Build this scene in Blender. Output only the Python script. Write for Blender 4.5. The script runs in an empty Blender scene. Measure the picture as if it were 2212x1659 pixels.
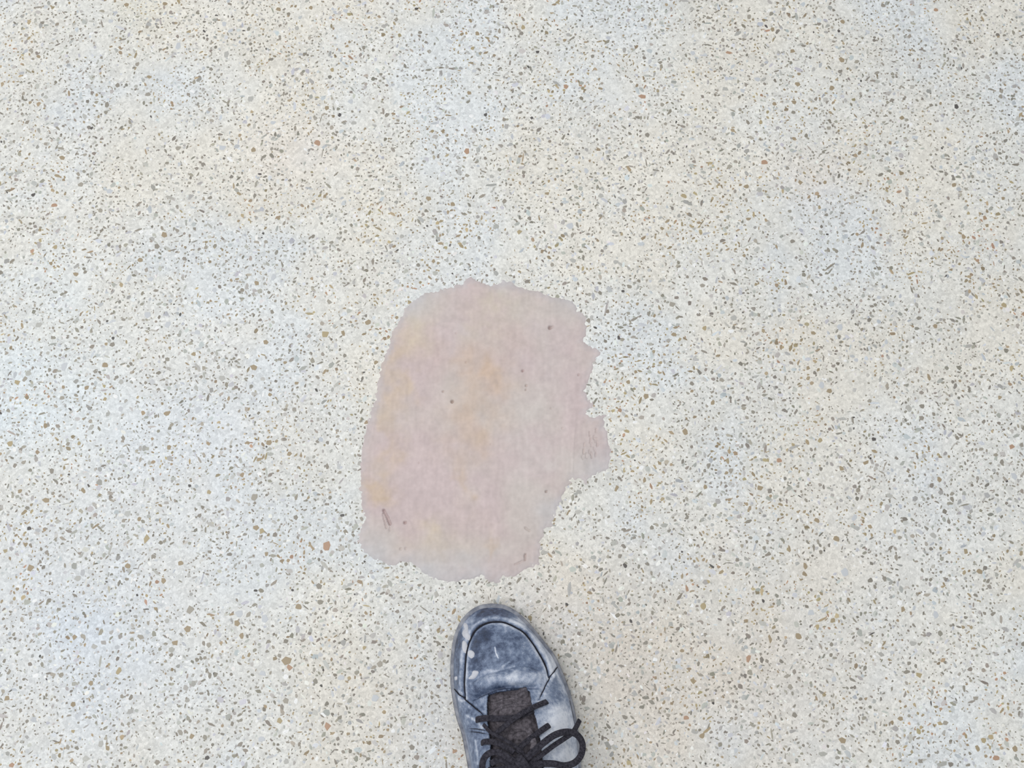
import bpy, math
import numpy as np
from mathutils import Vector

SC = bpy.context.scene
COL = SC.collection

# ------------------------------------------------------------------ camera, light, exposure
CAM_H, TILT, F_PX, IW, IH = 1.12, math.radians(15.0), 2670.0, 2212.0, 1659.0
cd = bpy.data.cameras.new('camera')
cam = bpy.data.objects.new('camera', cd)
COL.objects.link(cam)
cam.location = (0, 0, CAM_H)
cam.rotation_euler = (TILT, 0, 0)
cd.sensor_width = 36.0
cd.lens = F_PX / IW * 36.0
cd.clip_start = 0.02
SC.camera = cam

world = bpy.data.worlds.new('soft_daylight')
world.use_nodes = True
wb = world.node_tree.nodes['Background']
wb.inputs[0].default_value = (0.93, 0.97, 1.0, 1)
wb.inputs[1].default_value = 0.58
SC.world = world


def area(name, loc, target, sx, sy, power, color):
    l = bpy.data.lights.new(name, 'AREA')
    l.shape = 'RECTANGLE'
    l.size, l.size_y = sx, sy
    l.energy = power
    l.color = color
    o = bpy.data.objects.new(name, l)
    o.location = loc
    o.rotation_euler = (Vector(target) - Vector(loc)).to_track_quat('-Z', 'Y').to_euler()
    COL.objects.link(o)
    return o


area('overhead_soft_light', (-0.9, 0.25, 2.5), (-0.1, 0.3, 0), 2.2, 2.0, 42.0, (1.0, 0.985, 0.96))  # unseen soft lamp overhead, added to grade the floor's brightness

vs = SC.view_settings
vs.view_transform = 'Standard'
vs.look = 'None'
vs.exposure = -0.07
vs.gamma = 1.0
vs.use_curve_mapping = False

# ------------------------------------------------------------------ helpers
RNG = np.random.default_rng(11)
CA, SA = math.cos(TILT), math.sin(TILT)


def on_plane(px, py, z=0.0):
    """photo pixel -> point of the horizontal plane at height z"""
    px = np.asarray(px, float)
    py = np.asarray(py, float)
    dx = (px - IW / 2) / F_PX
    dy = -(py - IH / 2) / F_PX
    wy = dy * CA + SA
    wz = dy * SA - CA
    t = (z - CAM_H) / wz
    return np.stack([dx * t, wy * t, np.zeros_like(t) + z], -1)


def to_px(P):
    P = np.asarray(P, float)
    x, y, z = P[..., 0], P[..., 1], P[..., 2] - CAM_H
    yc = y * CA + z * SA
    zc = -y * SA + z * CA
    return np.stack([IW / 2 + F_PX * x / -zc, IH / 2 - F_PX * yc / -zc], -1)


def lin(r, g, b):
    c = np.array([r, g, b], float) / 255.0
    return np.where(c <= 0.04045, c / 12.92, ((c + 0.055) / 1.055) ** 2.4)


_tables = {}


def vnoise(x, y, scale, seed=0):
    """smooth value noise 0..1, one lattice step = scale"""
    if seed not in _tables:
        _tables[seed] = np.random.default_rng(1000 + seed).random((256, 256))
    T = _tables[seed]
    u, v = np.asarray(x) / scale + 91.7, np.asarray(y) / scale + 57.3
    i, j = np.floor(u).astype(int), np.floor(v).astype(int)
    a, b = u - i, v - j
    a, b = a * a * (3 - 2 * a), b * b * (3 - 2 * b)
    i0, i1, j0, j1 = i % 256, (i + 1) % 256, j % 256, (j + 1) % 256
    return (T[i0, j0] * (1 - a) + T[i1, j0] * a) * (1 - b) + (T[i0, j1] * (1 - a) + T[i1, j1] * a) * b


def fbm(x, y, scale, seed=0, octaves=3):
    s, w, tot = 0, 1.0, 0
    for k in range(octaves):
        s = s + w * vnoise(x, y, scale / 2 ** k, seed + k)
        tot += w
        w *= 0.55
    return s / tot


def smooth(a, b, x):
    t = np.clip((np.asarray(x, float) - a) / (b - a), 0, 1)
    return t * t * (3 - 2 * t)


def seg_dist(P, poly, closed=False):
    pts = np.asarray(poly, float)
    n = len(pts) if closed else len(pts) - 1
    d = np.full(P.shape[:-1], 1e18)
    for k in range(n):
        a, b = pts[k], pts[(k + 1) % len(pts)]
        ab = b - a
        t = np.clip(((P - a) @ ab) / max(ab @ ab, 1e-18), 0, 1)
        q = P - (a + t[..., None] * ab)
        d = np.minimum(d, (q ** 2).sum(-1))
    return np.sqrt(d)


def inside(P, poly):
    pts = np.asarray(poly, float)
    r = np.zeros(P.shape[:-1], bool)
    x, y = P[..., 0], P[..., 1]
    for k in range(len(pts)):
        x0, y0 = pts[k]
        x1, y1 = pts[(k + 1) % len(pts)]
        if y0 == y1:
            continue
        c = ((y0 > y) != (y1 > y)) & (x < (x1 - x0) * (y - y0) / (y1 - y0) + x0)
        r ^= c
    return r


def sdist(P, poly):
    d = seg_dist(P, poly, True)
    return np.where(inside(P, poly), d, -d)


def spline(pts, n, closed=False):
    """Catmull-Rom through pts, resampled to n points at even arc length"""
    p = np.asarray(pts, float)
    m = len(p)
    out = []
    segs = m if closed else m - 1
    u = np.linspace(0, 1, 24, endpoint=False)[:, None]
    for k in range(segs):
        if closed:
            a, b, c, d = p[(k - 1) % m], p[k], p[(k + 1) % m], p[(k + 2) % m]
        else:
            b, c = p[k], p[k + 1]
            a = p[k - 1] if k else 2 * b - c
            d = p[k + 2] if k + 2 < m else 2 * c - b
        out.append(0.5 * (2 * b + (c - a) * u + (2 * a - 5 * b + 4 * c - d) * u ** 2 + (3 * b - a - 3 * c + d) * u ** 3))
    out.append(p[:1] if closed else p[-1:])
    q = np.concatenate(out)
    s = np.concatenate([[0], np.cumsum(np.linalg.norm(np.diff(q, axis=0), axis=1))])
    t = np.linspace(0, s[-1], n)
    return np.stack([np.interp(t, s, q[:, k]) for k in range(q.shape[1])], -1)


def mesh_np(name, verts, faces, colors=None, floats=None, smooth_shade=True):
    """faces: (n,3) or (n,4) int array"""
    verts = np.ascontiguousarray(verts, np.float32)
    faces = np.ascontiguousarray(faces, np.int32)
    k = faces.shape[1]
    me = bpy.data.meshes.new(name)
    me.vertices.add(len(verts))
    me.vertices.foreach_set('co', verts.ravel())
    me.loops.add(faces.size)
    me.loops.foreach_set('vertex_index', faces.ravel())
    me.polygons.add(len(faces))
    me.polygons.foreach_set('loop_start', np.arange(0, faces.size, k, dtype=np.int32))
    me.polygons.foreach_set('loop_total', np.full(len(faces), k, np.int32))
    me.polygons.foreach_set('use_smooth', np.full(len(faces), smooth_shade))
    for nm, c in (colors or {}).items():
        a = me.attributes.new(nm, 'FLOAT_COLOR', 'POINT')
        rgba = np.ones((len(verts), 4), np.float32)
        rgba[:, :3] = c
        a.data.foreach_set('color', rgba.ravel())
    for nm, c in (floats or {}).items():
        a = me.attributes.new(nm, 'FLOAT', 'POINT')
        a.data.foreach_set('value', np.ascontiguousarray(c, np.float32))
    me.update(calc_edges=True)
    me.validate()
    return me


def add(name, me, mat=None, parent=None):
    o = bpy.data.objects.new(name, me)
    COL.objects.link(o)
    if mat is not None:
        me.materials.append(mat)
    if parent is not None:
        o.parent = parent
    return o


class Mat:
    """small node-graph builder around one Principled BSDF"""
    def __init__(self, name, rough=0.6, spec=0.35):
        self.m = bpy.data.materials.new(name)
        self.m.use_nodes = True
        self.t = self.m.node_tree
        self.b = self.t.nodes['Principled BSDF']
        self.b.inputs['Roughness'].default_value = rough
        self.b.inputs['Specular IOR Level'].default_value = spec

    def n(self, kind, **kw):
        nd = self.t.nodes.new('ShaderNode' + kind)
        for k, v in kw.items():
            setattr(nd, k, v)
        return nd

    def link(self, a, b):
        self.t.links.new(a, b)

    def attr(self, name):
        nd = self.n('Attribute')
        nd.attribute_name = name
        return nd

    def coord(self):
        return self.n('TexCoord').outputs['Object']

    def noise(self, scale, detail=3.0, rough=0.55, vec=None):
        nd = self.n('TexNoise')
        nd.inputs['Scale'].default_value = scale
        nd.inputs['Detail'].default_value = detail
        nd.inputs['Roughness'].default_value = rough
        self.link(vec or self.coord(), nd.inputs['Vector'])
        return nd.outputs['Fac']

    def remap(self, v, a, b, c, d):
        nd = self.n('MapRange')
        for i, x in zip((1, 2, 3, 4), (a, b, c, d)):
            nd.inputs[i].default_value = x
        self.link(v, nd.inputs[0])
        return nd.outputs[0]

    def math(self, op, a, b):
        nd = self.n('Math', operation=op)
        for i, x in enumerate((a, b)):
            if isinstance(x, (int, float)):
                nd.inputs[i].default_value = x
            else:
                self.link(x, nd.inputs[i])
        return nd.outputs[0]

    def mix(self, fac, a, b, blend='MIX'):
        nd = self.n('Mix', data_type='RGBA', blend_type=blend)
        for s, x in ((nd.inputs[0], fac), (nd.inputs[6], a), (nd.inputs[7], b)):
            if isinstance(x, (int, float)):
                s.default_value = x
            elif hasattr(x, 'links'):
                self.link(x, s)
            else:
                s.default_value = (*[float(q) for q in x], 1.0)
        return nd.outputs[2]

    def base(self, c):
        if hasattr(c, 'links'):
            self.link(c, self.b.inputs['Base Color'])
        else:
            self.b.inputs['Base Color'].default_value = (*[float(q) for q in c], 1.0)

    def bump(self, h, strength=0.3, dist=0.001):
        nd = self.n('Bump')
        nd.inputs['Strength'].default_value = strength
        nd.inputs['Distance'].default_value = dist
        self.link(h, nd.inputs['Height'])
        self.link(nd.outputs[0], self.b.inputs['Normal'])


# ------------------------------------------------------------------ traced outline of the filler patch (photo pixels)
PATCH_PX = [(1015, 600), (1005, 608), (1001, 613), (973, 621), (945, 628), (919, 634), (899, 644), (884, 657), (872, 670), (865, 689), (853, 710),
            (844, 725), (838, 756), (827, 784), (820, 812), (812, 860), (802, 888), (795, 913), (787, 946), (782, 980), (780, 1020), (778, 1057),
            (781, 1091), (789, 1120), (784, 1137), (776, 1148), (774, 1167), (781, 1183), (795, 1197), (807, 1207), (826, 1213), (838, 1218),
            (853, 1220), (865, 1211), (886, 1213), (902, 1226), (917, 1239), (930, 1245), (948, 1256), (970, 1257), (994, 1255), (1028, 1249),
            (1041, 1245), (1061, 1258), (1076, 1259), (1084, 1245), (1115, 1244), (1133, 1230), (1149, 1225), (1164, 1218), (1165, 1202),
            (1166, 1186), (1167, 1169), (1176, 1145), (1194, 1131), (1201, 1107), (1206, 1091), (1217, 1068), (1225, 1053), (1236, 1033),
            (1256, 1035), (1267, 1046), (1270, 1037), (1286, 1024), (1312, 1015), (1317, 997), (1319, 972), (1314, 945), (1308, 930),
            (1301, 923), (1306, 908), (1308, 898), (1294, 896), (1274, 903), (1265, 894), (1276, 880), (1281, 871), (1270, 860), (1263, 843),
            (1270, 824), (1274, 809), (1280, 797), (1283, 781), (1298, 763), (1292, 755), (1271, 747), (1258, 736), (1267, 725), (1266, 705),
            (1265, 689), (1256, 675), (1248, 672), (1241, 656), (1230, 646), (1200, 644), (1176, 638), (1162, 632), (1127, 622), (1108, 614),
            (1089, 606), (1077, 614), (1060, 617), (1040, 612), (1033, 607)]
_pp = np.array(PATCH_PX, float)
PATCH = on_plane(_pp[:, 0], _pp[:, 1])[:, :2]


def wpt(px, py):
    return on_plane(px, py)[..., :2]


# ------------------------------------------------------------------ floor: pale terrazzo screed
FX, FY0, FY1 = 0.76, -0.30, 0.94          # zone where the stone chips are built


def floor_tint(x, y):
    """albedo of the cement matrix: slow drift between cool grey and warm cream"""
    n = fbm(x, y, 0.09, 1, 4)[..., None]
    m = fbm(x, y, 0.055, 7, 2)[..., None]
    q = fbm(x, y, 0.30, 13, 2)[..., None]
    cool, warm, mid = lin(229, 232, 233), lin(234, 230, 221), lin(232, 231, 226)
    c = mid + (cool - mid) * smooth(0.50, 0.68, n) + (warm - mid) * smooth(0.50, 0.32, n)
    c = c * (0.955 + 0.09 * m) * (0.97 + 0.06 * q)
    # tints: darker beige near the shoe, cool painted light on the left, pinkish smudges
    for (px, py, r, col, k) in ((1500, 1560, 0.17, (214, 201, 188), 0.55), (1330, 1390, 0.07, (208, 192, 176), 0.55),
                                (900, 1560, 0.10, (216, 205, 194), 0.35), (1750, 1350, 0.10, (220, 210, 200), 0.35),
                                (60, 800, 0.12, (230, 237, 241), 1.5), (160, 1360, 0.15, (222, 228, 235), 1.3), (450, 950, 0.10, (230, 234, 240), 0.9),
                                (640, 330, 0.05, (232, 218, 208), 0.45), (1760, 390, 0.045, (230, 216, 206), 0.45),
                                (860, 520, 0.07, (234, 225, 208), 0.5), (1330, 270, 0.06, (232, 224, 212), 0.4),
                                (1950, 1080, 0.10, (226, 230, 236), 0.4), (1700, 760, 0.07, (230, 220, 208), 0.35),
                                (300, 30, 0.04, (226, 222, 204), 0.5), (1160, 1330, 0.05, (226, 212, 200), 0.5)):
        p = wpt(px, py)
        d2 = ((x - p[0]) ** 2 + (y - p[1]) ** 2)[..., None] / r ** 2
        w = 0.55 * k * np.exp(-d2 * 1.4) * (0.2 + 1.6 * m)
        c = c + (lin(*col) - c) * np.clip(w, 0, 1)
    return c


def axis(lo, hi, step, far):
    core = np.arange(lo, hi + step / 2, step)
    return np.concatenate([[lo - far, lo - far * 0.5, lo - far * 0.2], core, [hi + far * 0.2, hi + far * 0.5, hi + far]])


gx, gy = axis(-FX, FX, 0.005, 3.0), axis(FY0, FY1, 0.005, 3.0)
X, Y = np.meshgrid(gx, gy, indexing='ij')
ids = np.arange(X.size).reshape(X.shape)
quads = np.stack([ids[:-1, :-1], ids[1:, :-1], ids[1:, 1:], ids[:-1, 1:]], -1).reshape(-1, 4)
fv = np.stack([X, Y, np.zeros_like(X)], -1).reshape(-1, 3)
cen = fv[quads][:, :, :2].mean(1)
near = (np.abs(cen[:, 0]) < 0.2) & (cen[:, 1] > 0.05) & (cen[:, 1] < 0.55)
keep = np.ones(len(quads), bool)
idx = np.where(near)[0]
keep[idx] = sdist(cen[idx], PATCH) < 0.004       # the patch fills a broken-out hollow: no floor there
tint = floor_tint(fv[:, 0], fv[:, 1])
zone = np.clip(np.maximum(np.abs(fv[:, 0]) - FX + 0.02, np.maximum(FY0 - fv[:, 1], fv[:, 1] - FY1) + 0.02) / 0.02, 0, 1)

mf = Mat('terrazzo_matrix', 0.62, 0.30)
co = mf.coord()
v1 = mf.n('TexVoronoi', feature='F1')
v1.inputs['Scale'].default_value = 380
v1.inputs['Randomness'].default_value = 1.0
wob = mf.n('TexNoise')
wob.inputs['Scale'].default_value = 420
mf.link(co, wob.inputs['Vector'])
wv = mf.n('Mix', data_type='RGBA', blend_type='LINEAR_LIGHT')
wv.inputs[0].default_value = 0.0012
mf.link(co, wv.inputs[6])
mf.link(wob.outputs['Color'], wv.inputs[7])
mf.link(wv.outputs[2], v1.inputs['Vector'])
sep = mf.n('SeparateColor')
mf.link(v1.outputs['Color'], sep.inputs[0])
cellv = mf.remap(sep.outputs[0], 0, 1, 0.83, 1.06)
v2 = mf.n('TexVoronoi', feature='F1')
v2.inputs['Scale'].default_value = 900
mf.link(co, v2.inputs['Vector'])
sep2 = mf.n('SeparateColor')
mf.link(v2.outputs['Color'], sep2.inputs[0])
fine = mf.remap(sep2.outputs[1], 0, 1, 0.90, 1.06)
g = mf.math('MULTIPLY', cellv, fine)
comb = mf.n('CombineColor')
for i in range(3):
    mf.link(g, comb.inputs[i])
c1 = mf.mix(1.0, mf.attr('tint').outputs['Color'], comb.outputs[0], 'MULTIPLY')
# far outside the built chips the same speckle goes on as pattern
v3 = mf.n('TexVoronoi', feature='F1')
v3.inputs['Scale'].default_value = 235
mf.link(wv.outputs[2], v3.inputs['Vector'])
ramp = mf.n('ValToRGB')
ramp.color_ramp.interpolation = 'CONSTANT'
ramp.color_ramp.elements[0].color = (*lin(140, 134, 124), 1)
ramp.color_ramp.elements[1].position = 0.5
ramp.color_ramp.elements[1].color = (*lin(172, 162, 146), 1)
sep3 = mf.n('SeparateColor')
mf.link(v3.outputs['Color'], sep3.inputs[0])
mf.link(sep3.outputs[0], ramp.inputs[0])
msk = mf.math('MULTIPLY', mf.math('LESS_THAN', v3.outputs['Distance'], 0.30), mf.attr('zone').outputs['Fac'])
mf.base(mf.mix(msk, c1, ramp.outputs[0]))
mf.bump(wob.outputs['Fac'], 0.12, 0.0006)

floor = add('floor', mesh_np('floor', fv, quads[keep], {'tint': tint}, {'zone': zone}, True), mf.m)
floor['kind'] = 'structure'
floor['label'] = 'pale speckled terrazzo floor with small grey and tan stone chips'

# ---- stone chips
PAL = {'dark': lin(148, 142, 132), 'taupe': lin(166, 160, 149), 'tan': lin(164, 148, 123), 'blue': lin(200, 203, 207),
       'white': lin(240, 239, 234), 'orange': lin(180, 148, 125), 'black': lin(92, 88, 86), 'ochre': lin(177, 162, 129),
       'grey': lin(184, 183, 178)}
CH = {k: i for i, k in enumerate(PAL)}
PALA = np.array(list(PAL.values()))

CELL = 0.0038
nx, ny = int(2 * FX / CELL), int((FY1 - FY0) / CELL)
ii, jj = np.meshgrid(np.arange(nx), np.arange(ny), indexing='ij')
cx = (-FX + (ii + RNG.random(ii.shape)) * CELL).ravel()
cy = (FY0 + (jj + RNG.random(jj.shape)) * CELL).ravel()
N = len(cx)
clump = fbm(cx, cy, 0.045, 21, 3)
warmth = fbm(cx, cy, 0.030, 31, 2)
dens = fbm(cx, cy, 0.022, 41, 2)
u = RNG.random(N)
kind = np.full(N, CH['dark'])
edges = [('dark', 0.34), ('taupe', 0.22), ('grey', 0.16), ('blue', 0.10), ('white', 0.13), ('black', 0.008), ('tan', 0.042)]
acc = 0
for nm, p in edges:
    kind[(u >= acc) & (u < acc + p)] = CH[nm]
    acc += p
r2 = RNG.random(N)
isd = (kind == CH['dark']) | (kind == CH['taupe'])
kind[isd & (warmth > 0.60) & (r2 < 0.75)] = CH['tan']
kind[isd & (warmth > 0.66) & (r2 < 0.30)] = CH['ochre']
kind[isd & (warmth > 0.665) & (clump > 0.55) & (r2 > 0.70)] = CH['orange']
rad = np.exp(RNG.normal(math.log(0.00102), 0.43, N))
rad = np.clip(rad, 0.00045, 0.0027)
rad = np.where((kind == CH['blue']) | (kind == CH['grey']), rad * 1.3, rad)
rad = np.where(kind == CH['black'], rad * 0.9, rad)
drop = (RNG.random(N) < smooth(0.42, 0.25, dens) * 0.75)
P2 = np.stack([cx, cy], -1)
nearp = (np.abs(cx) < 0.2) & (cy > 0.05) & (cy < 0.55)
sd = np.full(N, -1.0)
sd[nearp] = sdist(P2[nearp], PATCH)
ok = ~drop & (sd < -0.0002)

# the largest chips, where the photograph shows them
BIG = [(385, 99, 'blue', 6, 9), (72, 421, 'black', 6, 5), (339, 532, 'dark', 6, 6), (254, 184, 'dark', 6, 5), (537, 135, 'taupe', 6, 6), (548, 324, 'tan', 8, 6),
       (355, 507, 'tan', 7, 6), (231, 226, 'dark', 5, 7), (217, 455, 'taupe', 5, 6), (174, 398, 'taupe', 7, 6), (273, 10, 'tan', 6, 6), (550, 423, 'dark', 4, 7),
       (686, 308, 'orange', 8, 8), (1387, 208, 'orange', 9, 6), (1223, 187, 'orange', 8, 6), (1049, 248, 'black', 5, 5), (1161, 112, 'black', 5, 4),
       (1014, 201, 'tan', 6, 6), (1031, 72, 'tan', 5, 7), (1008, 326, 'orange', 6, 9), (1131, 372, 'dark', 5, 5), (1267, 369, 'blue', 7, 7), (1431, 226, 'taupe', 7, 5),
       (1280, 122, 'dark', 6, 5), (926, 428, 'tan', 7, 6), (971, 89, 'blue', 9, 6), (1651, 350, 'orange', 8, 7), (1714, 243, 'dark', 5, 5), (1723, 181, 'tan', 7, 6),
       (2066, 230, 'black', 5, 6), (1604, 196, 'blue', 6, 6), (1574, 114, 'orange', 10, 4), (1870, 274, 'dark', 5, 5), (1790, 276, 'taupe', 6, 5), (1566, 192, 'grey', 9, 5),
       (1636, 171, 'blue', 8, 6), (1818, 129, 'tan', 6, 7), (1559, 458, 'tan', 5, 4), (1785, 464, 'dark', 5, 4), (2195, 288, 'dark', 5, 4), (303, 562, 'tan', 6, 6),
       (278, 602, 'blue', 6, 9), (590, 600, 'blue', 6, 9), (463, 626, 'blue', 6, 6), (139, 791, 'blue', 7, 11), (227, 788, 'tan', 7, 7), (702, 721, 'ochre', 9, 8),
       (711, 652, 'taupe', 7, 5), (361, 893, 'tan', 9, 6), (548, 793, 'tan', 8, 7), (187, 838, 'tan', 7, 5), (37, 826, 'ochre', 7, 6), (54, 818, 'taupe', 5, 7),
       (319, 679, 'blue', 8, 8), (99, 1080, 'tan', 8, 6), (365, 967, 'tan', 6, 6), (428, 886, 'blue', 7, 10), (242, 744, 'dark', 6, 6), (22, 958, 'ochre', 7, 7),
       (555, 612, 'tan', 6, 7), (164, 592, 'tan', 7, 5), (1791, 844, 'tan', 6, 6), (2020, 704, 'tan', 5, 6), (2007, 815, 'tan', 5, 8), (1888, 949, 'black', 6, 5),
       (1522, 709, 'ochre', 6, 6), (1540, 870, 'tan', 6, 6), (1775, 831, 'blue', 6, 9), (2185, 965, 'orange', 7, 5), (1683, 994, 'orange', 6, 6), (1985, 687, 'dark', 6, 4),
       (1524, 1052, 'tan', 6, 5), (1579, 1017, 'taupe', 6, 7), (1870, 999, 'tan', 8, 4), (316, 1164, 'ochre', 6, 10), (553, 1139, 'tan', 7, 6), (565, 1147, 'ochre', 6, 6),
       (706, 1179, 'orange', 9, 9), (405, 1358, 'tan', 7, 8), (378, 1389, 'tan', 7, 6), (390, 1216, 'tan', 6, 6), (276, 1223, 'tan', 6, 6), (512, 1346, 'tan', 6, 6),
       (522, 1373, 'tan', 5, 7), (619, 1427, 'tan', 10, 8), (625, 1442, 'orange', 7, 6), (645, 1310, 'tan', 7, 7), (707, 1569, 'orange', 7, 8), (256, 1450, 'ochre', 6, 9),
       (453, 1192, 'dark', 5, 4), (411, 1316, 'taupe', 8, 9), (304, 1375, 'taupe', 8, 5), (25, 1652, 'orange', 6, 5), (63, 1141, 'black', 5, 5), (689, 1266, 'dark', 6, 6),
       (572, 1336, 'blue', 7, 8), (517, 1325, 'blue', 9, 8), (1845, 1119, 'blue', 6, 9), (1482, 1550, 'orange', 6, 5), (1663, 1380, 'tan', 4, 9), (1725, 1375, 'tan', 6, 8),
       (1617, 1422, 'orange', 5, 9), (1740, 1223, 'tan', 6, 7), (1649, 1298, 'black', 4, 4), (1972, 1390, 'grey', 9, 6), (2042, 1562, 'taupe', 7, 5), (1751, 1323, 'blue', 8, 6),
       (2016, 1157, 'grey', 7, 6), (1773, 1193, 'dark', 5, 5), (2086, 1334, 'dark', 5, 4), (1950, 1316, 'tan', 5, 6), (1519, 1310, 'ochre', 6, 8), (1939, 1602, 'dark', 5, 5),
       (812, 783, 'tan', 5, 6), (795, 696, 'tan', 8, 5), (1357, 825, 'tan', 5, 5), (1456, 723, 'tan', 6, 5), (1332, 1054, 'tan', 4, 8), (1396, 855, 'tan', 6, 7)]
while len(BIG) < 300:
    px, py = RNG.uniform(10, 2200), RNG.uniform(10, 1650)
    if inside(np.array([[px, py]]), [(755, 585), (1335, 585), (1335, 1275), (755, 1275)])[0]:
        continue
    if 950 < px < 1280 and py > 1280:
        continue
    if min((px - b[0]) ** 2 + (py - b[1]) ** 2 for b in BIG) < 45 ** 2:
        continue
    w = vnoise(*wpt(px, py), 0.03, 31)
    nm = RNG.choice(['blue', 'grey', 'taupe', 'dark', 'tan'], p=[0.27, 0.22, 0.22, 0.12, 0.17]) if w < 0.6 else RNG.choice(['tan', 'ochre', 'orange'], p=[0.6, 0.3, 0.1])
    s = RNG.uniform(4.6, 7.0) * (1.2 if nm in ('blue', 'grey') else 1.0)
    BIG.append((px, py, nm, s * RNG.uniform(0.8, 1.2), s * RNG.uniform(0.7, 1.1)))
bigw = np.array([wpt(b[0], b[1]) for b in BIG])
bigr = np.array([max(b[3], b[4]) for b in BIG]) * 0.00043
# small chips keep clear of the big ones (grid lookup)
for k in range(0, N, 20000):
    sl = slice(k, k + 20000)
    d2 = ((P2[sl, None, :] - bigw[None]) ** 2).sum(-1)
    ok[sl] &= ~(d2 < (bigr[None] + rad[sl, None] * 0.7) ** 2).any(1)

cx, cy, rad, kind = cx[ok], cy[ok], rad[ok], kind[ok]
N = len(cx)
K = 6
ang = RNG.random(N)[:, None] * 2 * math.pi + (np.arange(K)[None] + RNG.uniform(-0.32, 0.32, (N, K))) * 2 * math.pi / K
rr = rad[:, None] * RNG.uniform(0.72, 1.22, (N, K))
asp = np.exp(RNG.normal(0.0, 0.30, N))[:, None]
lx, ly = rr * np.cos(ang) * asp, rr * np.sin(ang) / asp
rot = RNG.random(N)[:, None] * math.pi
ex, ey = lx * np.cos(rot) - ly * np.sin(rot), lx * np.sin(rot) + ly * np.cos(rot)
V = np.empty((N, K + 1, 3))
V[:, 0] = np.stack([cx, cy, 0.00012 + RNG.random(N) * 0.0001], -1)
V[:, 1:, 0] = cx[:, None] + ex
V[:, 1:, 1] = cy[:, None] + ey
V[:, 1:, 2] = -0.00002
base = (np.arange(N) * (K + 1))[:, None]
a = np.arange(K)
tri = np.stack([np.broadcast_to(base, (N, K)), base + 1 + a[None], base + 1 + (a[None] + 1) % K], -1).reshape(-1, 3)
colr = PALA[kind] * np.exp(RNG.normal(0, 0.13, N))[:, None] * (1 + RNG.normal(0, 0.02, (N, 3)))
colr = np.repeat(np.clip(colr, 0, 0.9)[:, None, :], K + 1, 1).reshape(-1, 3)
mc = Mat('small_stone_chip', 0.5, 0.4)
nz = mc.remap(mc.noise(1500, 2), 0.3, 0.7, 0.88, 1.1)
cc = mc.n('CombineColor')
for i in range(3):
    mc.link(nz, cc.inputs[i])
mc.base(mc.mix(1.0, mc.attr('chip').outputs['Color'], cc.outputs[0], 'MULTIPLY'))
chips = add('stone_chips', mesh_np('stone_chips', V.reshape(-1, 3), tri, {'chip': colr}, None, False), mc.m, floor)
chips['kind'] = 'stuff'
chips['label'] = 'thousands of small grey, tan and white stone chips set in the floor'


def stone_mat(nm):
    m = Mat('stone_' + nm, 0.48, 0.42)
    c = PAL[nm]
    m.base(m.mix(m.remap(m.noise(700, 3), 0.3, 0.7, 0, 1), c * 0.86, np.clip(c * 1.12, 0, 0.9)))
    return m.m


SM = {k: stone_mat(k) for k in PAL}
shapes = []
for s in range(14):
    k = int(RNG.integers(5, 8))
    an = (np.arange(k) + RNG.uniform(-0.36, 0.36, k)) * 2 * math.pi / k
    q = RNG.uniform(0.72, 1.22, k)
    ring0 = np.stack([q * np.cos(an), q * np.sin(an), np.full(k, -0.3)], -1)
    ring1 = ring0 * [0.97, 0.97, 0] + [0, 0, 0.12]
    ring2 = ring0 * [0.80, 0.80, 0] + [0, 0, 0.22]
    vv = np.concatenate([ring0, ring1, ring2, [[0, 0, 0.25]]])
    ff = []
    for r in (0, 1):
        for j in range(k):
            a0, b0 = r * k + j, r * k + (j + 1) % k
            ff += [(a0, b0, b0 + k), (a0, b0 + k, a0 + k)]
    for j in range(k):
        ff.append((2 * k + j, 2 * k + (j + 1) % k, 3 * k))
    me = mesh_np('stone_chip', vv, np.array(ff), None, None, False)
    me.materials.append(SM['tan'])
    shapes.append(me)
for b, p in zip(BIG, bigw):
    o = bpy.data.objects.new('stone_chip', shapes[int(RNG.integers(len(shapes)))])
    COL.objects.link(o)
    o.location = (p[0], p[1], 0)
    o.scale = (b[3] * 0.00042, b[4] * 0.00045, 0.001)
    o.rotation_euler = (0, 0, RNG.uniform(-0.5, 0.5))
    o.material_slots[0].link = 'OBJECT'
    o.material_slots[0].material = SM[b[2]]
    o.parent = floor

# ------------------------------------------------------------------ the pink filler patch
lo, hi = PATCH.min(0) - 0.004, PATCH.max(0) + 0.004
ST = 0.00075
X, Y = np.meshgrid(np.arange(lo[0], hi[0], ST), np.arange(lo[1], hi[1], ST), indexing='ij')
P2 = np.stack([X, Y], -1)
sd = sdist(P2, PATCH)
sd = sd + (vnoise(X, Y, 0.0030, 51) - 0.5) * 0.0030 + (vnoise(X, Y, 0.0015, 52) - 0.5) * 0.0022
PX = to_px(np.stack([X, Y, np.zeros_like(X)], -1))
pxx, pyy = PX[..., 0], PX[..., 1]
Z = 0.00050 * np.tanh(sd / 0.0011)
ins = smooth(0.001, 0.010, sd)
Z += ins * ((fbm(X, Y, 0.020, 61, 3) - 0.35) * 0.0009 + (vnoise(X, Y, 0.0035, 66) - 0.5) * 0.00022 + (vnoise(X, Y * 0.3, 0.0025, 67) - 0.5) * 0.00016)
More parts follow.
